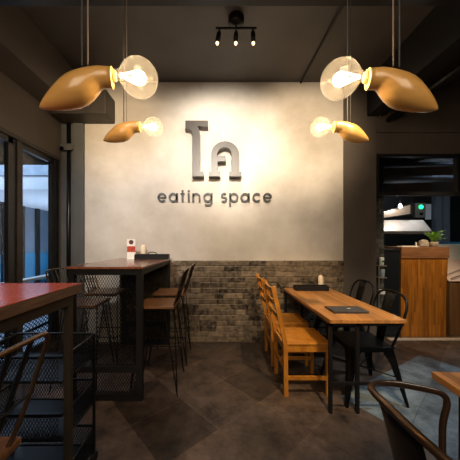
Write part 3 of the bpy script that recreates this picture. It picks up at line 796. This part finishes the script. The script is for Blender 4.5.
# ------------------------------------------------------------------ kitchen beyond
hd = thing('extractor_hood', 'brushed steel extractor hood over the kitchen cooking line', 'extractor hood', (3.5, 4.9, 0))
def wedge(pts, x0, x1, nm_, mt, par):   # polygon in YZ extruded along X
    m = MB(); a = [m.bm.verts.new((x0, p[0], p[1])) for p in pts]; b2 = [m.bm.verts.new((x1, p[0], p[1])) for p in pts]
    m.bm.faces.new(a); m.bm.faces.new(b2[::-1])
    for i in range(len(pts)): m.bm.faces.new((a[i], b2[i], b2[(i+1) % len(pts)], a[(i+1) % len(pts)]))
    return m.build(nm_, mt, par)
wedge([(-.30, 1.47), (-.30, 1.52), (-.10, 1.74), (.5, 1.74), (.5, 1.47)], -.5, .42, 'canopy', 'steel', hd)
MB().prism([(-.5, 1.76), (.17, 1.86), (.17, 2.03), (-.5, 1.86)], -.10, .35).build('duct', 'steel', hd)
MB().box(.17, .23, -.12, .35, 1.85, 2.06).build('duct_collar', 'blackmatte', hd)
MB().tube([(-.15, -.12, 2.95), (-.15, -.12, 2.2)], .006).tube([(.2, -.1, 2.95), (.2, -.1, 2.06)], .006).build('hanger', 'black', hd)
kb = thing('work_lamp', 'bare glowing bulb above the kitchen hood', 'lamp', (3.42, 4.72, 2.0))
MB().lathe([(.004, -.045), (.026, -.03), (.03, 0), (.022, .025), (.012, .04)], n=16).build('bulb', 'lampon', kb, True)
MB().tube([(0, 0, .04), (0, 0, .09)], .016, 10).tube([(0, 0, .09), (0, 0, 1.0)], .004, 6).build('cord', 'black', kb)
ck = thing('cooking_range', 'dark blue-grey kitchen range below the steel hood', 'range', (3.5, 5.25, 0))
MB().box(-.6, .65, -.3, .3, 0, 1.15, .01).build('body', 'grease', ck)
MB().box(-.58, .2, -.32, -.30, .5, 1.05).build('door', 'navy', ck);
for i, x in enumerate((3.02, 3.10, 3.2)):
    o = MB().lathe([(.03, 0), (.032, .01), (.032, .16), (.012, .20), (.012, .27), (.015, .275)], n=14).build('bottle', 'blackmatte', smooth=True)
    o.location = (x, 4.98+i*.03, 1.15); tag(o, ('dark bottle on the kitchen range, leftmost of three', 'dark bottle on the kitchen range, middle of three', 'dark bottle on the kitchen range, rightmost of three')[i], 'bottle', 'bottles on the range')
for i, (x, zz, r_) in enumerate(((2.4, 2.9, .05), (2.4, 2.72, .03), (2.4, 2.52, .06))):
    o = MB().tube([(1.7, 4.2+i*.2, zz-.1), (6.4, 4.2+i*.2, zz+.02)], r_, 12).build('kitchen_pipe', 'outgrey', smooth=True); rebase(o, 4, 4.2+i*.2, zz)
    tag(o, ('grey pipe behind the transom glass, front one of three', 'thin grey pipe behind the transom glass, middle of three', 'thick grey pipe behind the transom glass, rear one of three')[i], 'pipe', 'pipes behind the transom')
es = thing('alarm_panel', 'pale wall unit with a green light beyond the counter', 'control unit', (4.93, 6.186, 1.92))
MB().box(-.13, .12, -.08, .015, 0, .36, .01).build('housing', 'steel', es)
e = MB().lathe([(.05, 0), (.05, -.01)], n=16).build('light', 'green', es); e.data.transform(Matrix.Rotation(PI/2, 4, 'X')); e.data.transform(Matrix.Translation((0, -.096, .26)))
MB().box(-.03, .05, -.09, -.08, .06, .12).build('knob', 'blackmatte', es)
wb = thing('white_board', 'small white board in a black frame on the kitchen wall', 'board', (5.15, 6.186, 1.86))
MB().box(-.09, .10, -.02, .015, -.02, .44).build('frame', 'blackmatte', wb); MB().box(-.07, .08, -.026, -.02, .02, .40).build('panel', 'white', wb)
kw = struct(MB().box(5.262, 5.40, 6.06, 6.19, 0, 2.8).box(5.45, 5.60, 6.06, 6.19, 0, 2.8).box(5.60, 6.39, 6.1, 6.19, 2.55, 2.8).build('window_5', 'bluegrey'))
MB().box(5.60, 6.39, 6.15, 6.17, .9, 2.55).build('pane', 'navy', kw)
sk = thing('steel_bench', 'white lit bench at the right beyond the fern', 'bench', (5.3, 5.4, 0))
MB().box(-.35, .7, -.3, .3, 0, 1.28, .01).build('body', 'white', sk)
MB().box(-.36, .71, -.31, .31, 1.28, 1.32).build('worktop', 'outblue', sk)

# ------------------------------------------------------------------ lights
def light(kind, loc, energy, color, target=None, size=.1, spot=60, blend=1., sizey=None, name='light'):
    d = bpy.data.lights.new(name, kind); d.energy = energy; d.color = color
    if kind == 'AREA':
        d.size = size
        if sizey: d.shape = 'RECTANGLE'; d.size_y = sizey
    else: d.shadow_soft_size = size
    if kind == 'SPOT': d.spot_size = math.radians(spot); d.spot_blend = blend
    o = bpy.data.objects.new(name, d); col.objects.link(o); o.location = loc
    if target: o.rotation_euler = (Vector(target)-Vector(loc)).to_track_quat('-Z', 'Y').to_euler()
    return o
WARM = (1, .72, .42); SOFT = (1, .84, .66)
for p, t in zip(SP, [(-.9, W, 2.4), (.16, W, 2.5), (1.2, W, 2.5)]): light('SPOT', p, 10, SOFT, t, .05, 110, 1., name='spot_lamp')
for a in PEND: light('POINT', a[0], 5.0, WARM, size=.024, name='pendant_bulb')
light('SPOT', (-.10, .9, 2.75), 360, (1, .90, .77), (.0, W, 2.55), .12, 50, 1., name='wall_washer')
light('SPOT', (1.35, 1.2, 2.75), 200, (1, .78, .52), (1.15, W, 2.65), .12, 52, 1., name='wall_washer')
light('SPOT', (-1.1, 1.0, 2.75), 170, (1, .76, .48), (-1.35, W, 2.75), .12, 44, 1., name='wall_washer')
light('SPOT', (-1.0, 1.0, 2.75), 190, (1, .95, .92), (-1.2, W, 1.6), .12, 56, 1., name='wall_washer')
light('SPOT', (.5, 1.2, 2.75), 75, (1, .86, .68), (.6, W, 1.6), .12, 56, 1., name='wall_washer')
light('SPOT', (.3, 2.78, 2.9), 40, (1, .82, .60), (.25, W, .45), .04, 70, 1., name='dado_graze_fill')  # added spot without a fixture, grazes the bricks to brighten their edges
light('SPOT', (.85, .9, 2.85), 215, (1, .76, .46), (.95, 2.45, .6), .05, 48, .8, name='dining_table_fill')  # unseen warm spot added to light the dining table and chairs
light('SPOT', (-.2, .9, 2.85), 60, (1, .74, .52), (-.85, 2.5, 1.0), .05, 70, 1., name='bar_downlight')
light('SPOT', (-1.3, -.1, 2.85), 170, (1, .78, .66), (-1.1, .9, 1.0), .05, 50, 1., name='near_table_fill')  # unseen spot added to brighten the red-brown table top
light('AREA', (0.2, -1.4, 2.5), 42, (1, .80, .58), (0.2, 2.2, 1.0), 1.6, name='room_fill')  # unseen warm fill added behind the camera to light the near pendants
light('SPOT', (3.2, 1.4, 2.85), 170, (.66, .84, 1), (2.1, 1.7, 0), .1, 75, 1., name='cool_downlight')
light('SPOT', (2.7, 2.2, 2.85), 150, (1, .76, .44), (2.85, 3.5, .6), .05, 50, .9, name='counter_downlight')
light('POINT', (3.42, 4.55, 2.0), 7, (1, .86, .72), size=.03, name='work_bulb')
light('AREA', (4.4, 4.6, 2.9), 12, (.82, .92, 1), (4.4, 4.8, 0), .8, name='kitchen_lamp')
light('AREA', (-4.2, 4.2, 3.8), 150, (.62, .78, 1), (-4.6, 4.8, 0), 2.2, name='outdoor_light')
light('AREA', (-3.9, 6.6, .05), 95, (.70, .82, 1), (-4.3, 6.8, 3), 1.6, name='outdoor_uplight')

wd = bpy.data.worlds.new('world'); sc.world = wd; wd.use_nodes = True
wd.node_tree.nodes['Background'].inputs['Color'].default_value = (.02, .025, .035, 1)
wd.node_tree.nodes['Background'].inputs['Strength'].default_value = .3

# ------------------------------------------------------------------ camera
cam = bpy.data.cameras.new('camera'); co = bpy.data.objects.new('camera', cam); col.objects.link(co)
co.location = (0, 0, 1.3); co.rotation_euler = (PI/2, 0, 0)
cam.sensor_width = 36; cam.lens = 36*250/460; cam.shift_x = 11/460; cam.shift_y = 13/460
cam.clip_start = .02
sc.camera = co
sc.view_settings.view_transform = 'Standard'; sc.view_settings.look = 'None'; sc.view_settings.gamma = 1
sc.view_settings.exposure = 0.22
